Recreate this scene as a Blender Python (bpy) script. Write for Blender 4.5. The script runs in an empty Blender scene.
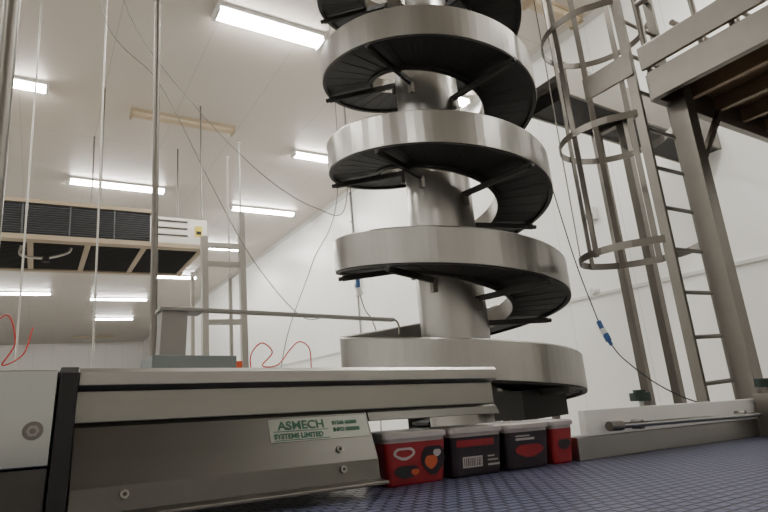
import bpy, bmesh, math, random
from mathutils import Vector, Matrix, Quaternion
random.seed(4)
S=bpy.context.scene
COL=bpy.context.collection
# ------------------------------------------------------------------ materials
def newmat(name):
    m=bpy.data.materials.new(name); m.use_nodes=True
    nt=m.node_tree; b=nt.nodes['Principled BSDF']
    return m,nt,b
def plain(name,col,rough=.5,metal=0.,noise=0.,nscale=(8,8,8),bump=0.,coat=0.):
    m,nt,b=newmat(name)
    b.inputs['Base Color'].default_value=(*col,1); b.inputs['Roughness'].default_value=rough
    b.inputs['Metallic'].default_value=metal
    if coat: b.inputs['Coat Weight'].default_value=coat
    if noise or bump:
        tc=nt.nodes.new('ShaderNodeTexCoord'); mp=nt.nodes.new('ShaderNodeMapping')
        mp.inputs['Scale'].default_value=nscale
        n=nt.nodes.new('ShaderNodeTexNoise'); n.inputs['Scale'].default_value=1; n.inputs['Detail'].default_value=5
        nt.links.new(tc.outputs['Object'],mp.inputs[0]); nt.links.new(mp.outputs[0],n.inputs[0])
        mx=nt.nodes.new('ShaderNodeMix'); mx.data_type='RGBA'
        mx.inputs[6].default_value=(*[c*(1-noise) for c in col],1); mx.inputs[7].default_value=(*[min(1,c*(1+noise)) for c in col],1)
        nt.links.new(n.outputs[0],mx.inputs[0]); nt.links.new(mx.outputs[2],b.inputs['Base Color'])
        mr=nt.nodes.new('ShaderNodeMapRange'); mr.inputs[3].default_value=max(.05,rough-noise*.3); mr.inputs[4].default_value=min(1,rough+noise*.3)
        nt.links.new(n.outputs[0],mr.inputs[0]); nt.links.new(mr.outputs[0],b.inputs['Roughness'])
        if bump:
            bp=nt.nodes.new('ShaderNodeBump'); bp.inputs['Strength'].default_value=bump; bp.inputs['Distance'].default_value=.002
            nt.links.new(n.outputs[0],bp.inputs['Height']); nt.links.new(bp.outputs[0],b.inputs['Normal'])
    return m
def emis(name,col,st):
    m,nt,b=newmat(name)
    b.inputs['Base Color'].default_value=(.9,.9,.9,1)
    b.inputs['Emission Color'].default_value=(*col,1); b.inputs['Emission Strength'].default_value=st
    return m
def panelled(name,col,axes,rough=.45,noise=.06,dark=.55,w=.008):
    """insulated panel surface: thin joint lines every <step> along given axes"""
    m,nt,b=newmat(name); L=nt.links
    tc=nt.nodes.new('ShaderNodeTexCoord'); sp=nt.nodes.new('ShaderNodeSeparateXYZ'); L.new(tc.outputs['Object'],sp.inputs[0])
    prev=None
    for ax,step,off in axes:
        a=nt.nodes.new('ShaderNodeMath'); a.operation='ADD'; a.inputs[1].default_value=off+1000*step; L.new(sp.outputs[ax],a.inputs[0])
        d=nt.nodes.new('ShaderNodeMath'); d.operation='MODULO'; d.inputs[1].default_value=step; L.new(a.outputs[0],d.inputs[0])
        c=nt.nodes.new('ShaderNodeMath'); c.operation='LESS_THAN'; c.inputs[1].default_value=w; L.new(d.outputs[0],c.inputs[0])
        if prev:
            x=nt.nodes.new('ShaderNodeMath'); x.operation='MAXIMUM'; L.new(prev.outputs[0],x.inputs[0]); L.new(c.outputs[0],x.inputs[1]); prev=x
        else: prev=c
    n=nt.nodes.new('ShaderNodeTexNoise'); n.inputs['Scale'].default_value=.7; n.inputs['Detail'].default_value=4; L.new(tc.outputs['Object'],n.inputs[0])
    mx=nt.nodes.new('ShaderNodeMix'); mx.data_type='RGBA'
    mx.inputs[6].default_value=(*[c*(1-noise) for c in col],1); mx.inputs[7].default_value=(*[min(1,c*(1+noise)) for c in col],1); L.new(n.outputs[0],mx.inputs[0])
    m2=nt.nodes.new('ShaderNodeMix'); m2.data_type='RGBA'; L.new(mx.outputs[2],m2.inputs[6]); m2.inputs[7].default_value=(*[c*dark for c in col],1)
    L.new(prev.outputs[0],m2.inputs[0]); L.new(m2.outputs[2],b.inputs['Base Color']); b.inputs['Roughness'].default_value=rough
    return m
M={}
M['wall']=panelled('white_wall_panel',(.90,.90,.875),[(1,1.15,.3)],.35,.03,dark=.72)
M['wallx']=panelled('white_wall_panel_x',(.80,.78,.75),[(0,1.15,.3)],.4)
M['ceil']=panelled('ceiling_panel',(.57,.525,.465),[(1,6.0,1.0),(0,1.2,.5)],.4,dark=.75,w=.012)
M['floor']=plain('floor_resin',(.35,.34,.33),.4,0,.1,(2,2,2))
M['ss']=plain('brushed_stainless',(.33,.322,.305),.30,1.,.07,(22,22,.6))  # brushed grain; its vertical tone streaks also imitate stretched highlights
M['ssdull']=plain('dull_stainless',(.19,.178,.16),.38,1.,.12,(10,10,10))
M['ssh']=plain('brushed_stainless_guard',(.21,.205,.185),.33,1.,.08,(2,40,40))
M['sslow']=plain('shaded_stainless_panel',(.095,.092,.084),.36,1.,.08,(2,40,40))  # guard steel again, base colour darkened to stand in for shade
M['ssl']=plain('bright_stainless_lip',(.31,.30,.28),.33,1.,.06,(2,40,40))
M['sspol']=plain('polished_stainless',(.36,.37,.355),.2,1.,.08,(5,5,5))
M['steelp']=plain('grey_painted_steel',(.24,.23,.215),.5,.3,.1,(6,6,6))
M['alu']=plain('aluminium_section',(.50,.48,.44),.4,.7,.08,(6,6,6))
M['black']=plain('black_slat_plastic',(.011,.0105,.010),.6,0,.2,(20,20,20))
M['blackst']=plain('black_steel',(.014,.013,.012),.6,.1)
M['rub']=plain('black_rubber',(.02,.02,.02),.6)
M['white']=plain('white_plastic',(.66,.66,.63),.35,0,.05,(9,9,9))
M['tan']=plain('tan_galvanised',(.36,.29,.20),.5,.2,.1,(6,6,6))
M['brown']=plain('platform_underside',(.20,.14,.09),.45,.5,.35,(2.5,2.5,2.5))  # brownish-grey panels, with the lamps' orange tint mixed into the colour
M['fins']=plain('coil_fins',(.04,.04,.045),.5,.4,.3,(60,2,2))
M['louv']=plain('dark_louver',(.09,.095,.10),.5,.5)
M['red']=plain('red_hose',(.55,.03,.02),.35)
M['redl']=plain('red_label_film',(.22,.008,.013),.35,0,.35,(40,40,40))
M['darkl']=plain('dark_label_film',(.014,.009,.013),.35,0,.4,(60,60,60))
M['orange']=plain('orange_plastic',(.7,.10,.02),.4)
M['orprint']=plain('orange_print',(.38,.07,.02),.4)
M['green']=plain('dark_green_plastic',(.005,.02,.015),.35)
M['blue']=plain('blue_connector',(.03,.09,.26),.35)
M['labels']=plain('silver_label',(.20,.21,.18),.4,.4,.1,(30,30,30))
M['gtext']=plain('green_print',(.0,.075,.035),.5)
M['yellow']=plain('yellow_sticker',(.75,.6,.06),.5)
M['lidp']=plain('clear_lid_plastic',(.36,.33,.32),.25,0,.1,(30,30,30))
M['lit']=emis('lit_diffuser',(1,.97,.91),92)
M['unlit']=plain('unlit_diffuser',(.46,.37,.25),.4)
M['greybox']=plain('grey_box_paint',(.16,.185,.185),.45)
# blue modular belt
m,nt,b=newmat('blue_modular_belt'); L=nt.links
tc=nt.nodes.new('ShaderNodeTexCoord')
br=nt.nodes.new('ShaderNodeTexBrick'); br.inputs['Scale'].default_value=1; br.inputs['Brick Width'].default_value=.03; br.inputs['Row Height'].default_value=.019
br.inputs['Mortar Size'].default_value=.0042; br.inputs['Mortar Smooth'].default_value=.6
br.inputs['Color1'].default_value=(.085,.092,.175,1); br.inputs['Color2'].default_value=(.068,.075,.145,1); br.inputs['Mortar'].default_value=(.013,.014,.035,1)
mp=nt.nodes.new('ShaderNodeMapping'); mp.inputs['Rotation'].default_value=(0,0,math.radians(0))
L.new(tc.outputs['Object'],mp.inputs[0]); L.new(mp.outputs[0],br.inputs[0]); L.new(br.outputs[0],b.inputs['Base Color'])
inv=nt.nodes.new('ShaderNodeMath'); inv.operation='SUBTRACT'; inv.inputs[0].default_value=1; L.new(br.outputs['Fac'],inv.inputs[1])
bp=nt.nodes.new('ShaderNodeBump'); bp.inputs['Strength'].default_value=.9; bp.inputs['Distance'].default_value=.006
L.new(inv.outputs[0],bp.inputs['Height']); L.new(bp.outputs[0],b.inputs['Normal']); b.inputs['Roughness'].default_value=.38
M['belt']=m
# ------------------------------------------------------------------ mesh builder
class MB:
    def __init__(s): s.v=[];s.f=[];s.fm=[];s.sm=[];s.mats=[]
    def mi(s,k):
        if k not in s.mats: s.mats.append(k)
        return s.mats.index(k)
    def add(s,vs,fs,mat,smooth=False):
        o=len(s.v); s.v+= [tuple(x) for x in vs]; k=s.mi(mat)
        for f in fs: s.f.append([o+i for i in f]); s.fm.append(k); s.sm.append(smooth)
    def box(s,lo,hi,mat,rot=None,piv=None):
        vs=[Vector((x,y,z)) for x in (lo[0],hi[0]) for y in (lo[1],hi[1]) for z in (lo[2],hi[2])]
        if rot is not None:
            c=Vector(piv) if piv else (Vector(lo)+Vector(hi))/2
            vs=[rot@(q-c)+c for q in vs]
        s.add(vs,[(0,1,3,2),(4,6,7,5),(0,4,5,1),(2,3,7,6),(0,2,6,4),(1,5,7,3)],mat)
    def prismx(s,prof,x0,x1,mat):
        n=len(prof); vs=[(x0,p[0],p[1]) for p in prof]+[(x1,p[0],p[1]) for p in prof]
        s.add(vs,[(i,(i+1)%n,n+(i+1)%n,n+i) for i in range(n)]+[tuple(range(n))[::-1],tuple(range(n,2*n))],mat)
    def beam(s,p,q,w,h,mat,up=(0,0,1)):
        p=Vector(p);q=Vector(q);d=(q-p).normalized();u=Vector(up)
        if abs(d.dot(u))>.95:u=Vector((0,1,0))
        a=d.cross(u).normalized();c=a.cross(d).normalized();vs=[]
        for e in (p,q):
            for sa,sb in ((-1,-1),(1,-1),(1,1),(-1,1)): vs.append(e+a*sa*w/2+c*sb*h/2)
        s.add(vs,[(0,1,5,4),(1,2,6,5),(2,3,7,6),(3,0,4,7),(3,2,1,0),(4,5,6,7)],mat)
    def tube(s,pts,r,mat,seg=10,closed=False,r2=None):
        pts=[Vector(p) for p in pts]; n=len(pts); vs=[];fs=[]
        t0=(pts[1]-pts[0]).normalized(); u=Vector((0,0,1)) if abs(t0.z)<.9 else Vector((1,0,0))
        a=t0.cross(u).normalized()
        for i,p in enumerate(pts):
            if closed: t=(pts[(i+1)%n]-pts[i-1]).normalized()
            else: t=(pts[min(i+1,n-1)]-pts[max(i-1,0)]).normalized()
            a=(a-t*a.dot(t)).normalized(); c=t.cross(a)
            rr=r if r2 is None else r+(r2-r)*i/(n-1)
            for k in range(seg):
                th=2*math.pi*k/seg; vs.append(p+(a*math.cos(th)+c*math.sin(th))*rr)
        for i in range(n if closed else n-1):
            j=(i+1)%n
            for k in range(seg): fs.append((i*seg+k,i*seg+(k+1)%seg,j*seg+(k+1)%seg,j*seg+k))
        s.add(vs,fs,mat,True)
        if not closed:
            s.add(vs[:seg],[tuple(range(seg))[::-1]],mat); s.add(vs[-seg:],[tuple(range(seg))],mat)
    def cyl(s,p,q,r,mat,seg=24,r2=None): s.tube([p,q],r,mat,seg,r2=r2)
    def sweep(s,angs,prof,mat,cx,cy):
        n=len(prof);vs=[];fs=[]
        for a,z in angs:
            for r,dz in prof: vs.append((cx+r*math.cos(a),cy+r*math.sin(a),z+dz))
        for i in range(len(angs)-1):
            for k in range(n): fs.append((i*n+k,i*n+(k+1)%n,(i+1)*n+(k+1)%n,(i+1)*n+k))
        fs.append(tuple(range(n)));fs.append(tuple(range((len(angs)-1)*n,len(angs)*n)))
        s.add(vs,fs,mat,False)
    def make(s,name,parent=None,loc=(0,0,0),rot=(0,0,0),bevel=0,autos=True):
        me=bpy.data.meshes.new(name); me.from_pydata(s.v,[],s.f)
        for k in s.mats: me.materials.append(M[k])
        for p,k,sm in zip(me.polygons,s.fm,s.sm): p.material_index=k; p.use_smooth=sm
        bm=bmesh.new(); bm.from_mesh(me); bmesh.ops.recalc_face_normals(bm,faces=bm.faces); bm.to_mesh(me); bm.free()
        ob=bpy.data.objects.new(name,me); COL.objects.link(ob); ob.location=loc; ob.rotation_euler=rot
        if parent: ob.parent=parent
        if bevel:
            md=ob.modifiers.new('bevel','BEVEL'); md.width=bevel; md.segments=2; md.limit_method='ANGLE'; md.angle_limit=math.radians(50)
        return ob
def spline(pts,n=12):
    pts=[Vector(p) for p in pts]; P=[pts[0]*2-pts[1]]+pts+[pts[-1]*2-pts[-2]]; out=[]
    for i in range(1,len(P)-2):
        for k in range(n):
            t=k/n; a,b,c,d=P[i-1],P[i],P[i+1],P[i+2]
            out.append(.5*((2*b)+(c-a)*t+(2*a-5*b+4*c-d)*t*t+(3*b-a-3*c+d)*t**3))
    out.append(pts[-1]); return out
# ------------------------------------------------------------------ room
H=6.5; XW=6.9; XL=-7; YF=46; YB=-6; HT=H-.025
def room(name,lo,hi,mat):
    b=MB(); b.box(lo,hi,mat); return b.make(name)
room('floor',(XL-.2,YB-.2,-.2),(XW+.2,YF+.2,0),'floor')
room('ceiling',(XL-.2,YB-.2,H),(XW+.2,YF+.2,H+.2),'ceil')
room('wall_right',(XW,YB-.2,0),(XW+.2,YF+.2,H),'wall')
room('wall_left',(XL-.2,YB-.2,0),(XL,YF+.2,H),'wall')
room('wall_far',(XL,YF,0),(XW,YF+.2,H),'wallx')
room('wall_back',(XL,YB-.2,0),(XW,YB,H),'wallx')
b=MB(); b.box((XW-.03,YB,2.28),(XW,YF,2.33),'white'); b.make('trim_1',bevel=.005)
b=MB(); b.add([(XW,YB,H-.08),(XW-.08,YB,H),(XW,YB,H),(XW,YF,H-.08),(XW-.08,YF,H),(XW,YF,H)],[(0,1,4,3),(0,2,1),(3,4,5),(0,3,5,2),(1,2,5,4)],'white'); b.make('trim_2')
b=MB(); b.box((XW-.02,YB,0),(XW,YF,.2),'steelp'); b.make('baseboard_right')
# ------------------------------------------------------------------ ceiling lights
def light(x,y,L=1.6,w=.2,lit=True):
    b=MB()
    b.box((x-L/2-.03,y-w/2-.02,H-.05),(x+L/2+.03,y+w/2+.02,H),'white' if lit else 'tan')
    n=8; prof=[]
    for i in range(n+1):
        a=math.pi*i/n; prof.append((y-w/2*math.cos(a),H-.05-.07*math.sin(a)**.6))
    b.prismx(prof,x-L/2,x+L/2,'lit' if lit else 'unlit')
    for sx in (-1,1): b.box((x+sx*(L/2+.015)-.02,y-w/2-.015,H-.125),(x+sx*(L/2+.015)+.02,y+w/2+.015,H-.04),'white' if lit else 'tan')
    b.make('ceiling_light')
light(2.6,6.4,1.55,.26)
light(-.42,9.35,.6)
light(2.1,9.66,1.8,.2,False)
light(1.4,13.3,2.0,.24)
light(5.2,14,1.8)
light(5.3,10.2,1.5)
light(5.07,18.1,1.6)
light(3.1,27.9,2.4)
light(-.7,26.8,2.0)
light(4.6,22.8,1.6)
light(3.2,42,2.4,.2,False)
light(6.2,4.3,1.0,.2,False)
light(6.3,6.9,.8)
light(3.5,34,2.0); light(-3.5,34,2.0)  # extra fixtures, added to thicken the lighting of the far rows
for x,y in ((-4,4),(-4,10),(-4.5,17),(-2.6,6.4),(4.6,1.2),(-4,-1),(5.2,-3.5),(2.6,3.0),(1.2,19),(6.3,1.5)):  # added fixtures out of sight, for fill and a brighter right wall
    light(x,y,1.6 if x<6 else .9,.24)
# ------------------------------------------------------------------ spiral conveyor
CX,CY=2.95,3.53; R=.968; RI=.50
A0=math.radians(139.4)
def zof(n): # n = half turns past the reference
    return 2.28-.45*n if n<=1 else 2.28-.45-.37*(n-1)
angs=[]
n=-7.2
while n<=3.7:
    angs.append((A0+n*math.pi,zof(n))); n+=1/48
b=MB()
b.cyl((CX,CY,0),(CX,CY,6.35),.285,'ss',64)
b.cyl((CX,CY,0),(CX,CY,.03),.5,'ss',48)
b.cyl((CX,CY,6.3),(CX,CY,HT),.34,'ssdull',48)
b.sweep(angs,[(R-.006,-.005),(R,-.005),(R,.25),(R-.012,.262),(R-.024,.25),(R-.024,.238),(R-.006,.24)],'ss',CX,CY)
b.sweep(angs,[(RI,.0),(R-.006,.0),(R-.006,.035),(RI,.035)],'black',CX,CY)
b.sweep(angs,[(RI-.006,-.03),(RI,-.03),(RI,.12),(RI-.006,.12)],'ssdull',CX,CY)
b.sweep(angs,[(RI+.10,.06),(R-.08,.06),(R-.08,.085),(RI+.10,.085)],'black',CX,CY)
b.sweep(angs,[(R-.04,-.02),(R-.006,-.02),(R-.006,.0),(R-.04,.0)],'blackst',CX,CY)
b.sweep(angs,[(RI,-.02),(RI+.03,-.02),(RI+.03,.0),(RI,.0)],'blackst',CX,CY)
nn=-7.15
while nn<3.65:
    a=A0+nn*math.pi; z=zof(nn)-.0005
    d=Vector((math.cos(a),math.sin(a),0)); c=Vector((CX,CY,z))
    b.beam(c+d*(RI+.03),c+d*(R-.04),.008,.003,'black'); nn+=1/16
# radial arms
for deg in range(0,360,72):
    th=math.radians(205+deg)
    base=(th-A0)/math.pi
    for turn in range(-5,4):
        nn=base+2*turn
        if -7.1<nn<3.6:
            z=zof(nn)-.05
            d=Vector((math.cos(th),math.sin(th),0)); c=Vector((CX,CY,z))
            b.beam(c+d*.27,c+d*(R-.01),.03,.045,'blackst')
            b.cyl(c+d*(R-.08),c+d*(R+.025),.02,'blackst',12)
            b.beam(c+d*.3,c+d*.3+Vector((0,0,-.10)),.04,.04,'ssdull')
for deg in (49,139,229,319):
    d=Vector((math.cos(math.radians(deg)),math.sin(math.radians(deg)),0)); c=Vector((CX,CY,0))
    b.beam(c+d*.25+Vector((0,0,.12)),c+d*1.0+Vector((0,0,.12)),.08,.08,'ssdull')
    b.cyl(c+d*.95,c+d*.95+Vector((0,0,.1)),.04,'ssdull',16)
for deg in (25,350):
    d=Vector((math.cos(math.radians(deg)),math.sin(math.radians(deg)),0)); c=Vector((CX,CY,0))
    b.beam(c+d*.9,c+d*.9+Vector((0,0,zof(2.3)-.1)),.05,.05,'ssdull')
b.box((CX-.1,CY-.75,.95),(CX+.35,CY-.45,1.15),'blackst')
b.make('spiral_conveyor')
# ------------------------------------------------------------------ discharge conveyor to the wall
b=MB()
x0,x1=3.96,6.86
for yy in (2.75,3.2): b.beam((x0,yy,3.86),(x1,yy+.1,3.86),.03,.34,'ssdull')
b.beam((x0,2.975,3.80),(x1,3.075,3.80),.42,.2,'blackst')
b.cyl((x0,2.74,3.88),(x0,3.21,3.88),.06,'ssdull',20)
b.box((4.90,2.85,0),(4.98,2.93,3.7),'ssdull'); b.box((4.90,3.15,0),(4.98,3.23,3.7),'ssdull')
b.box((4.86,2.80,0),(5.02,2.98,.015),'ssdull'); b.box((4.90,2.85,3.66),(4.98,3.23,3.72),'ssdull')
b.make('overhead_conveyor',bevel=.004)
# ------------------------------------------------------------------ platform with ladder and cage
b=MB()
PX0,PX1,PY0,PY1,PZ=3.44,5.9,-1.6,1.75,2.98
for (p,q) in (((PX0,PY0),(PX0,PY1)),((PX1,PY0),(PX1,PY1)),((PX0,PY1),(PX1,PY1)),((PX0,PY0),(PX1,PY0))):
    b.beam((p[0],p[1],PZ+.1),(q[0],q[1],PZ+.1),.05,.2,'ssdull')
b.box((PX0,PY0,PZ+.19),(PX1,PY1,PZ+.21),'brown')
for i in range(1,6):
    x=PX0+(PX1-PX0)*i/6; b.beam((x,PY0,PZ+.13),(x,PY1,PZ+.13),.05,.11,'brown')
for i in range(1,4):
    y=PY0+(PY1-PY0)*i/4; b.beam((PX0,y,PZ+.10),(PX1,y,PZ+.10),.06,.16,'ssdull')
b.beam((PX0-.03,PY0,PZ+.31),(PX0-.03,PY1+.02,PZ+.31),.03,.17,'ssdull')   # kick plate
for x,y in ((3.66,1.69),(PX1-.08,PY1-.07),(3.66,PY0+.1),(PX1-.08,PY0+.1)):
    b.box((x-.06,y-.06,0),(x+.06,y+.06,PZ+.19),'ssdull'); b.box((x-.12,y-.10,0),(x+.12,y+.10,.015),'ssdull')
b.beam((3.66,1.69,2.45),(4.2,1.69,PZ+.05),.04,.04,'ssdull')
for y in (-1.5,-.6,.3,1.2,1.74): b.cyl((PX0+.02,y,PZ+.2),(PX0+.02,y,PZ+1.3),.022,'ssdull',12)
for z in (PZ+.75,PZ+1.3): b.cyl((PX0+.02,PY0,z),(PX0+.02,1.74,z),.022,'ssdull',12)
for x in (4.3,5.1,5.85): b.cyl((x,PY1-.02,PZ+.2),(x,PY1-.02,PZ+1.3),.022,'ssdull',12)
for z in (PZ+.75,PZ+1.3): b.cyl((3.9,PY1-.02,z),(PX1,PY1-.02,z),.022,'ssdull',12)
b.make('access_platform',bevel=.004)
b=MB()
LX0,LX1,LY=3.40,3.85,1.845
for x in (LX0,LX1): b.box((x-.014,LY-.032,0),(x+.014,LY+.032,4.3),'ssdull')
z=.25
while z<4.2:
    b.cyl((LX0,LY,z),(LX1,LY,z),.014,'ssdull',12); z+=.285
b.beam((PX0-.06,LY-.03,PZ+.31),(PX0-.06,LY+.36,PZ+.31),.02,.17,'ssdull')
hc=Vector((3.625,2.2,0)); hr=.40
def hoop(z):
    pts=[(LX0,LY,z)]
    for i in range(33):
        a=math.radians(208-236*i/32)
        pts.append((hc.x+hr*math.cos(a),hc.y+hr*math.sin(a),z))
    pts.append((LX1,LY,z))
    vs=[];fs=[]
    for p in pts:
        d=(Vector(p)-Vector((hc.x,hc.y,z))).normalized()
        for k,(dr,dz) in enumerate(((0,-.025),(.008,-.025),(.008,.025),(0,.025))): vs.append(Vector(p)+d*dr+Vector((0,0,dz)))
    for i in range(len(pts)-1):
        for k in range(4): fs.append((i*4+k,i*4+(k+1)%4,(i+1)*4+(k+1)%4,(i+1)*4+k))
    b.add(vs,fs,'ssdull')
for z in (2.03,2.93,3.83,4.7): hoop(z)
for deg in (170,125,90,50,10):
    a=math.radians(deg); p=hc+Vector((math.cos(a),math.sin(a),0))*(hr-.008)
    t=Vector((-math.sin(a),math.cos(a),0))
    b.beam(p+Vector((0,0,2.0)),p+Vector((0,0,4.75)),.008,.045,'ssdull',up=t)
b.make('caged_ladder')
# ------------------------------------------------------------------ evaporator cooling unit
b=MB()
b.box((-.9,9.0,3.84),(1.42,11.0,4.36),'fins')
for i in range(14): b.box((-.9,8.975,3.86+i*.036),(1.42,9.0,3.870+i*.036),'louv')
for x in (-.3,.3,.9): b.box((x-.012,8.965,3.82),(x+.012,9.0,4.36),'louv')
b.box((1.42,8.97,3.86),(2.32,11.0,4.30),'alu')
b.box((-.92,8.95,4.34),(1.44,11.02,4.40),'tan')
b.box((-.92,8.93,3.78),(2.34,9.12,3.85),'tan')
b.box((-.92,10.9,3.78),(2.34,11.05,3.87),'tan')
for x in (-.9,-.2,.55,1.35,2.24): b.box((x-.03,9.1,3.79),(x+.05,10.95,3.85),'tan')
for i in range(22): b.box((-.88,9.18+i*.08,3.80),(2.28,9.20+i*.08,3.84),'blackst')
b.box((-.9,9.1,3.845),(2.3,10.95,3.86),'blackst')
b.box((2.12,8.955,4.0),(2.24,8.97,4.18),'yellow'); b.box((2.14,8.95,4.03),(2.22,8.956,4.09),'black')
for i,z in enumerate((4.0,4.12,4.24)): b.cyl((1.5,8.95,z),(2.0,8.95,z),.012,'ssdull',8)
for x in (-.8,.7,2.25):
    for y in (9.05,10.95): b.cyl((x,y,4.28),(x,y,H-.001),.014,'ssdull',8)
b.tube(spline([(-.3,9.4,3.8),(-.3,9.4,3.66),(-.1,9.4,3.62),(.1,9.4,3.64),(.3,9.4,3.72),(.35,9.4,3.8)]),.02,'alu',8)
b.cyl((.02,9.4,3.56),(.02,9.4,3.66),.05,'blackst',12)
b.make('evaporator_unit')
# ------------------------------------------------------------------ poles and rods
def pole(name,x,y,r,z0,z1,mat='alu',foot=True):
    b=MB(); b.cyl((x,y,z0),(x,y,z1),r,mat,16)
    if foot:
        b.cyl((x,y,z1-.02),(x,y,z1),r*2.2,mat,16)
        if z0==0: b.cyl((x,y,0),(x,y,.02),r*2.5,mat,16)
    b.cyl((x,y,(z0+z1)/2),(x,y,(z0+z1)/2+.06),r*1.25,mat,16)
    return b.make(name)
pole('support_pole',.415,2.5,.015,0,HT,'ssdull')
pole('support_pole',-.115,1.6,.02,0,HT,'ssdull')
pole('hanger_rod',.375,5.0,.008,0,HT)
pole('hanger_rod',-.17,6,.009,0,HT)
pole('hanger_rod',-.62,8.2,.010,0,HT)
pole('hanger_rod',2.1,7,.012,0,4.6)
pole('hanger_rod',2.27,7,.012,0,4.85)
# ------------------------------------------------------------------ aluminium step frame
b=MB()
for x,zt in ((1.52,3.1),(1.95,3.42)):
    b.box((x-.035,5.965,0),(x+.035,6.035,zt),'alu')
for z in (.6,1.1,1.6,2.12,2.78,3.0): b.box((1.52,5.97,z-.03),(1.95,6.03,z+.03),'alu')
b.box((1.49,6.5,0),(1.53,6.54,2.8),'alu'); b.box((1.94,6.5,0),(1.98,6.54,2.8),'alu')
for z in (1.6,2.75):
    for x in (1.51,1.96): b.box((x-.015,6.0,z-.02),(x+.015,6.54,z+.02),'alu')
b.make('step_ladder_frame',bevel=.004)
# ------------------------------------------------------------------ hanging wires
def wire(name,pts,r,mat,n=14):
    b=MB(); b.tube(spline(pts,n),r,mat,8); return b.make(name)
wire('air_line',[(.1,4,HT),(.25,4,4.30),(.69,4,3.69),(1.10,4,2.85),(1.40,4,2.3),(1.76,4,1.88),(2.0,4,1.86)],.004,'steelp')
wire('air_line',[(.3,5.1,HT),(.58,5.1,5.08),(1.24,5.1,4.17),(1.94,5.1,3.52),(2.5,5.1,3.24),(2.87,5.1,3.3),(2.95,5.1,4.5),(2.95,5.1,HT)],.005,'steelp')
wire('air_line',[(2.9,5.2,HT),(2.85,5.2,3.6),(2.45,5.2,2.6),(2.07,5.2,1.60),(1.9,5.2,0.01)],.005,'steelp')
# ------------------------------------------------------------------ wall services
def socket(y,z,s=.12):
    b=MB(); b.box((XW-.09,y-s,z-s*.8),(XW-.001,y+s,z+s*.8),'white'); b.box((XW-.11,y-s*.75,z-s*.55),(XW-.09,y+s*.75,z+s*.1),'greybox')
    b.cyl((XW-.05,y,z+s*.8),(XW-.05,y,HT),.012,'white',10); b.make('wall_socket',bevel=.01)
socket(4.8,3.49); socket(11.8,3.9,.14)
b=MB(); b.cyl((XW-.03,11.9,2.4),(XW-.03,11.9,HT),.02,'steelp',10)
for z in (2.6,3.6,4.6,5.6): b.box((XW-.06,11.86,z),(XW-.001,11.94,z+.04),'steelp')
b.make('wall_conduit')
b=MB()
b.cyl((6.88,4.95,2.36),(6.899,4.95,2.36),.07,'white',20); b.cyl((6.80,4.95,2.36),(6.88,4.95,2.36),.045,'white',20,r2=.065); b.make('wall_sounder')
# power cable with blue connector
b=MB()
b.tube(spline([(4.6,3.66,3.66),(4.6,3.60,3.16),(4.6,3.48,2.35),(4.6,3.36,1.80),(4.6,3.33,1.68)]),.006,'rub',8)
b.cyl((4.6,3.335,1.70),(4.6,3.31,1.62),.024,'blue',16); b.cyl((4.6,3.31,1.62),(4.6,3.285,1.56),.030,'white',16); b.cyl((4.6,3.285,1.57),(4.6,3.26,1.50),.030,'blue',16)
b.cyl((4.6,3.26,1.50),(4.6,3.24,1.46),.018,'blue',16)
b.tube(spline([(4.6,3.24,1.46),(4.6,3.15,1.33),(4.6,2.92,1.12),(4.6,2.7,.98),(4.6,2.53,.91),(4.6,2.2,.8),(4.6,1.9,.4),(4.6,1.8,0.01)]),.006,'rub',8)
b.make('power_cable')
b=MB()
b.tube(spline([(3.5,6,HT),(3.48,6,4.0),(3.48,6,2.72)]),.006,'rub',8)
b.cyl((3.48,6,2.72),(3.48,6,2.55),.03,'blue',14); b.cyl((3.48,6,2.55),(3.50,6,2.45),.04,'white',14)
b.tube(spline([(3.5,6,2.45),(3.56,6,2.25),(3.66,6,2.1),(3.7,6,1.7),(3.6,6,0.01)]),.007,'rub',8)
b.make('hanging_plug')
# ------------------------------------------------------------------ foreground line (gently inclined)
TILT=(0,math.radians(2.98),0); O=(0,0,1.25)
def fin(b,name,**k): return b.make(name,loc=O,rot=TILT,**k)
b=MB()
BZ=-.155
b.box((-.9,-.5,BZ-.012),(2.35,1.24,BZ),'belt')
b.box((-.9,1.25,BZ-.09),(2.35,1.28,BZ+.02),'ssdull'); b.box((-.9,-.54,BZ-.09),(2.35,-.51,BZ+.02),'ssdull')
b.box((-.85,-.5,BZ-.06),(2.3,1.24,BZ-.02),'ssdull')
b.cyl((2.33,-.5,BZ-.04),(2.33,1.24,BZ-.04),.038,'belt',20); b.cyl((-.9,-.5,BZ-.04),(-.9,1.24,BZ-.04),.038,'belt',20)
for x in (-.7,.8,2.1):
    for y in (-.525,1.265): b.box((x-.03,y-.02,-1.25+x*.0521),(x+.03,y+.02,BZ-.05),'ssdull')
fin(b,'belt_conveyor')
# machine guard
b=MB()
lip=[(.938,.072),(.932,.066),(.932,.046),(.950,.040),(1.2,.040),(1.2,.072)]
b.prismx(lip,.05,.885,'ssl')
b.prismx([(.9535,.0395),(.950,-.008),(1.2,-.008),(1.2,.0395)],.05,.885,'ssh')
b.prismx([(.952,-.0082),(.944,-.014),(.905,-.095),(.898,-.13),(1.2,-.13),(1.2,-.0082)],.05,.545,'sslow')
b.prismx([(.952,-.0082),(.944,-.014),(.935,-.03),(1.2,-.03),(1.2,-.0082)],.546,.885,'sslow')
b.prismx([(.87,-.130),(.90,-.128),(.90,-.134),(.87,-.136)],.06,.545,'ssdull')
b.box((-.42,.862,-.058),(.022,1.2,.064),'sspol')
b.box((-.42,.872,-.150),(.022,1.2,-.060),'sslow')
b.prismx([(.857,-.150),(.857,.060),(.865,.068),(1.2,.068),(1.2,-.150)],.024,.046,'blackst')
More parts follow.
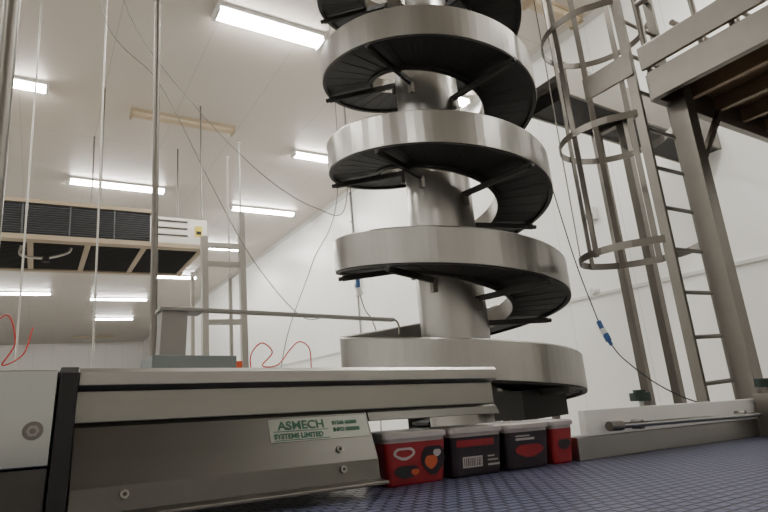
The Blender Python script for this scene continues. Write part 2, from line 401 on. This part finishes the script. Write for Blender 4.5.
for x,y,z,r in ((.0,.862,-.013,.0065),):
    b.cyl((x,y,z),(x,y-.002,z),r*1.8,'ssdull',20); b.cyl((x,y-.002,z),(x,y-.010,z),r*1.15,'ssl',6); b.cyl((x,y-.010,z),(x,y-.020,z),r*.55,'ssdull',12)
for x,z in ((.12,-.108),(.47,-.075),(.47,-.108)):
    yy=(.905+.045*(z+.095)/.089 if z>-.095 else .902)
    b.cyl((x,yy+.004,z),(x,yy-.004,z+.002),.006,'ssh',16); b.cyl((x,yy-.004,z+.002),(x,yy-.005,z+.0022),.003,'blackst',6)
# gantry post, arm and control box on top
b.box((.165,1.03,.072),(.315,1.16,.102),'greybox')
b.box((.185,1.08,.10),(.232,1.125,.196),'steelp'); b.box((.180,1.075,.190),(.262,1.13,.198),'steelp')
b.box((.19,1.092,.194),(.72,1.108,.202),'steelp')
b.tube(spline([(.70,1.1,.2),(.725,1.1,.198),(.735,1.1,.185),(.735,1.1,.165)],6),.0025,'ssdull',8)
b.box((.325,1.12,.07),(.355,1.15,.10),'orange')
g=fin(b,'machine_guard',bevel=.002)
def slant(x,s,off=0):
    d=Vector((0,-.039,-.081)).normalized(); nrm=Vector((0,-.081,.039)).normalized()
    return Vector((x,.944,-.014))+d*s+nrm*off
b=MB(); c=[slant(.345,.004,.001),slant(.54,.004,.001),slant(.54,.046,.001),slant(.345,.046,.001)]
c2=[slant(.345,.004,.0),slant(.54,.004,.0),slant(.54,.046,.0),slant(.345,.046,.0)]
b.add(c+c2,[(0,1,2,3),(0,1,5,4),(1,2,6,5),(2,3,7,6),(3,0,4,7)],'labels')
lb=b.make('label_plate',parent=g)
def text(body,x,s,size,mat,sx=1):
    cu=bpy.data.curves.new('t','FONT'); cu.body=body; cu.size=size; cu.extrude=.0003; cu.offset=.0004
    o=bpy.data.objects.new('t',cu); COL.objects.link(o); bpy.context.view_layer.update()
    me=bpy.data.meshes.new_from_object(o); bpy.data.objects.remove(o)
    me.materials.clear(); me.materials.append(M[mat]); ob=bpy.data.objects.new('label_print',me); COL.objects.link(ob)
    ob.parent=g; ob.location=slant(x,s,.0015); ob.rotation_euler=(math.radians(64.3),0,0); ob.scale=(sx,1,1)
text('ASMECH',.361,.024,.0215,'gtext',1.08)
text('SYSTEMS LIMITED',.352,.040,.0125,'gtext',.96)
text('01535 00000',.466,.020,.0098,'gtext'); text('INFO 000000',.466,.033,.0098,'gtext')
b=MB()
for s in (.0265,.0425):
    q=[slant(.352,s,.0014),slant(.457,s,.0014),slant(.457,s+.0015,.0014),slant(.352,s+.0015,.0014)]; b.add(q,[(0,1,2,3)],'gtext')
b.make('label_rules',parent=g)
# air hoses
b=MB(); b.tube(spline([(.41,1.22,.02+.05),(.405,1.22,.12),(.43,1.22,.150),(.46,1.23,.13),(.44,1.24,.10),(.47,1.22,.10),(.50,1.22,.135),(.525,1.22,.155),(.55,1.22,.14),(.555,1.22,.10),(.555,1.22,.07),(.555,1.23,-.1)]),.0016,'red',8)
fin(b,'air_hose')
b=MB(); b.tube(spline([(-.10,1.22,-.1),(-.10,1.22,.07),(-.08,1.22,.17),(-.06,1.22,.19),(-.045,1.22,.14),(-.06,1.22,.10),(-.03,1.22,.12),(-.02,1.22,.17)]),.0014,'red',8)
fin(b,'air_hose')
# guide rail
b=MB()
b.box((1.17,.935,-.098),(2.05,.955,-.036),'white')
b.box((1.14,.94,-.155),(2.1,.99,-.10),'ssl')
b.cyl((1.26,.905,-.078),(1.98,.905,-.084),.0075,'sspol',20); b.cyl((1.22,.905,-.0775),(1.27,.905,-.078),.012,'ssdull',16)
for x in (1.36,1.90):
    b.cyl((x,.905,-.08),(x,.94,-.08),.012,'ssdull',14)
b.cyl((1.43,.945,-.036),(1.43,.945,-.018),.006,'sspol',12)
b.cyl((1.43,.945,-.022),(1.43,.945,.0),.029,'green',12); b.cyl((1.43,.945,.0),(1.43,.945,.008),.018,'green',12)
b.box((2.02,.88,-.155),(2.07,.93,-.02),'ssdull'); b.cyl((2.045,.85,-.085),(2.045,.93,-.085),.02,'sspol',16)
b.cyl((2.045,.90,-.02),(2.045,.90,.004),.012,'ssdull',12); b.cyl((2.045,.90,.0),(2.045,.90,.028),.026,'green',10)
fin(b,'guide_rail',bevel=.002)
# tubs
def tub(x,w,d,h,mat,red):
    b=MB(); y=.935
    def ring(ins,z,n=4,r=.012):
        pts=[]; x0,x1,y0,y1=x+ins,x+w-ins,y+ins,y+d-ins
        for cx,cy,a0 in ((x1-r,y1-r,0),(x0+r,y1-r,90),(x0+r,y0+r,180),(x1-r,y0+r,270)):
            for i in range(n+1):
                a=math.radians(a0+90*i/n); pts.append((cx+r*math.cos(a),cy+r*math.sin(a),z))
        return pts
    z0=BZ+.0005
    def loft(levels,mat,cap=True):
        vs=[];fs=[];n=20
        for ins,z in levels: vs+=ring(ins,z)
        for i in range(len(levels)-1):
            for k in range(n): fs.append((i*n+k,i*n+(k+1)%n,(i+1)*n+(k+1)%n,(i+1)*n+k))
        if cap: fs+= [tuple(range(n)),tuple(range((len(levels)-1)*n,len(levels)*n))]
        b.add(vs,fs,mat)
    loft([(.011,z0),(.009,z0+.004),(.0085,z0+.008)],mat)
    loft([(.008,z0+.008),(.0035,z0+h*.80)],mat)
    loft([(.0045,z0+h*.80),(.003,z0+h*.88),(.0,z0+h*.88),(.0,z0+h*.97),(.004,z0+h),(.012,z0+h)],'lidp')
    yf=lambda z:y+.0076-(z-z0)/h*.006
    def patch(xa,xb,za,zb,m):
        b.add([(x+xa,yf(z0+za)-.0008,z0+za),(x+xb,yf(z0+za)-.0008,z0+za),(x+xb,yf(z0+zb)-.0008,z0+zb),(x+xa,yf(z0+zb)-.0008,z0+zb)],[(0,1,2,3)],m)
    def blob(cx,cz,rx,rz,m,off=.0010):
        q=[]
        for i in range(14):
            a=2*math.pi*i/14; zz=cz+rz*math.sin(a)*(1+.15*math.sin(3*a)); q.append((x+cx+rx*math.cos(a),yf(z0+zz)-off,z0+zz))
        b.add(q,[tuple(range(14))],m)
    if red==0:
        blob(.045,.060,.026,.012,'lidp'); blob(.045,.060,.020,.007,'redl',.0013)
        blob(w-.040,.045,.030,.028,'darkl'); blob(w-.045,.040,.016,.013,'orprint',.0013); blob(w-.030,.056,.010,.007,'lidp',.0014)
        blob(.05,.026,.030,.012,'darkl'); blob(.04,.026,.009,.006,'green',.0013); blob(.07,.024,.010,.006,'orprint',.0014)
    elif red==1:
        patch(.03,.085,.018,.040,'lidp'); patch(.015,w-.03,.060,.074,'redl'); patch(.10,w-.015,.018,.022,'lidp'); patch(.10,w-.02,.028,.031,'lidp'); patch(.10,w-.03,.036,.039,'lidp')
        for i in range(10): patch(.034+i*.005,.0362+i*.005+(i%3)*.0006,.021,.037,'black')
    elif red==2:
        blob(w*.5,.04,.045,.014,'redl'); patch(.03,.09,.062,.067,'lidp'); patch(.03,.075,.070,.073,'lidp')
    else: blob(w*.5,.045,.022,.012,'darkl')
    fin(b,'food_tub')
tub(.580,.155,.11,.100,'redl',0)
tub(.742,.150,.11,.100,'darkl',1)
tub(.898,.145,.11,.100,'darkl',2)
tub(1.049,.080,.11,.100,'redl',9)
# ------------------------------------------------------------------ camera
cd=bpy.data.cameras.new('camera'); cam=bpy.data.objects.new('camera',cd); COL.objects.link(cam)
Xr=Vector((.8454,-.0536,-.5317)).normalized(); Zr=Vector((-.088,.9675,-.2375)); Zr=(Zr-Xr*Zr.dot(Xr)).normalized(); Yr=Zr.cross(Xr)
R3=Matrix((Xr,Yr,Zr))
cam.matrix_world=Matrix.Translation((0,0,1.25))@R3.to_4x4()
cd.sensor_width=36; cd.lens=25.31; cd.clip_start=.01; cd.clip_end=200
S.camera=cam
w=bpy.data.worlds.new('world'); S.world=w; w.use_nodes=True; w.node_tree.nodes['Background'].inputs[0].default_value=(.6,.6,.6,1); w.node_tree.nodes['Background'].inputs[1].default_value=.3
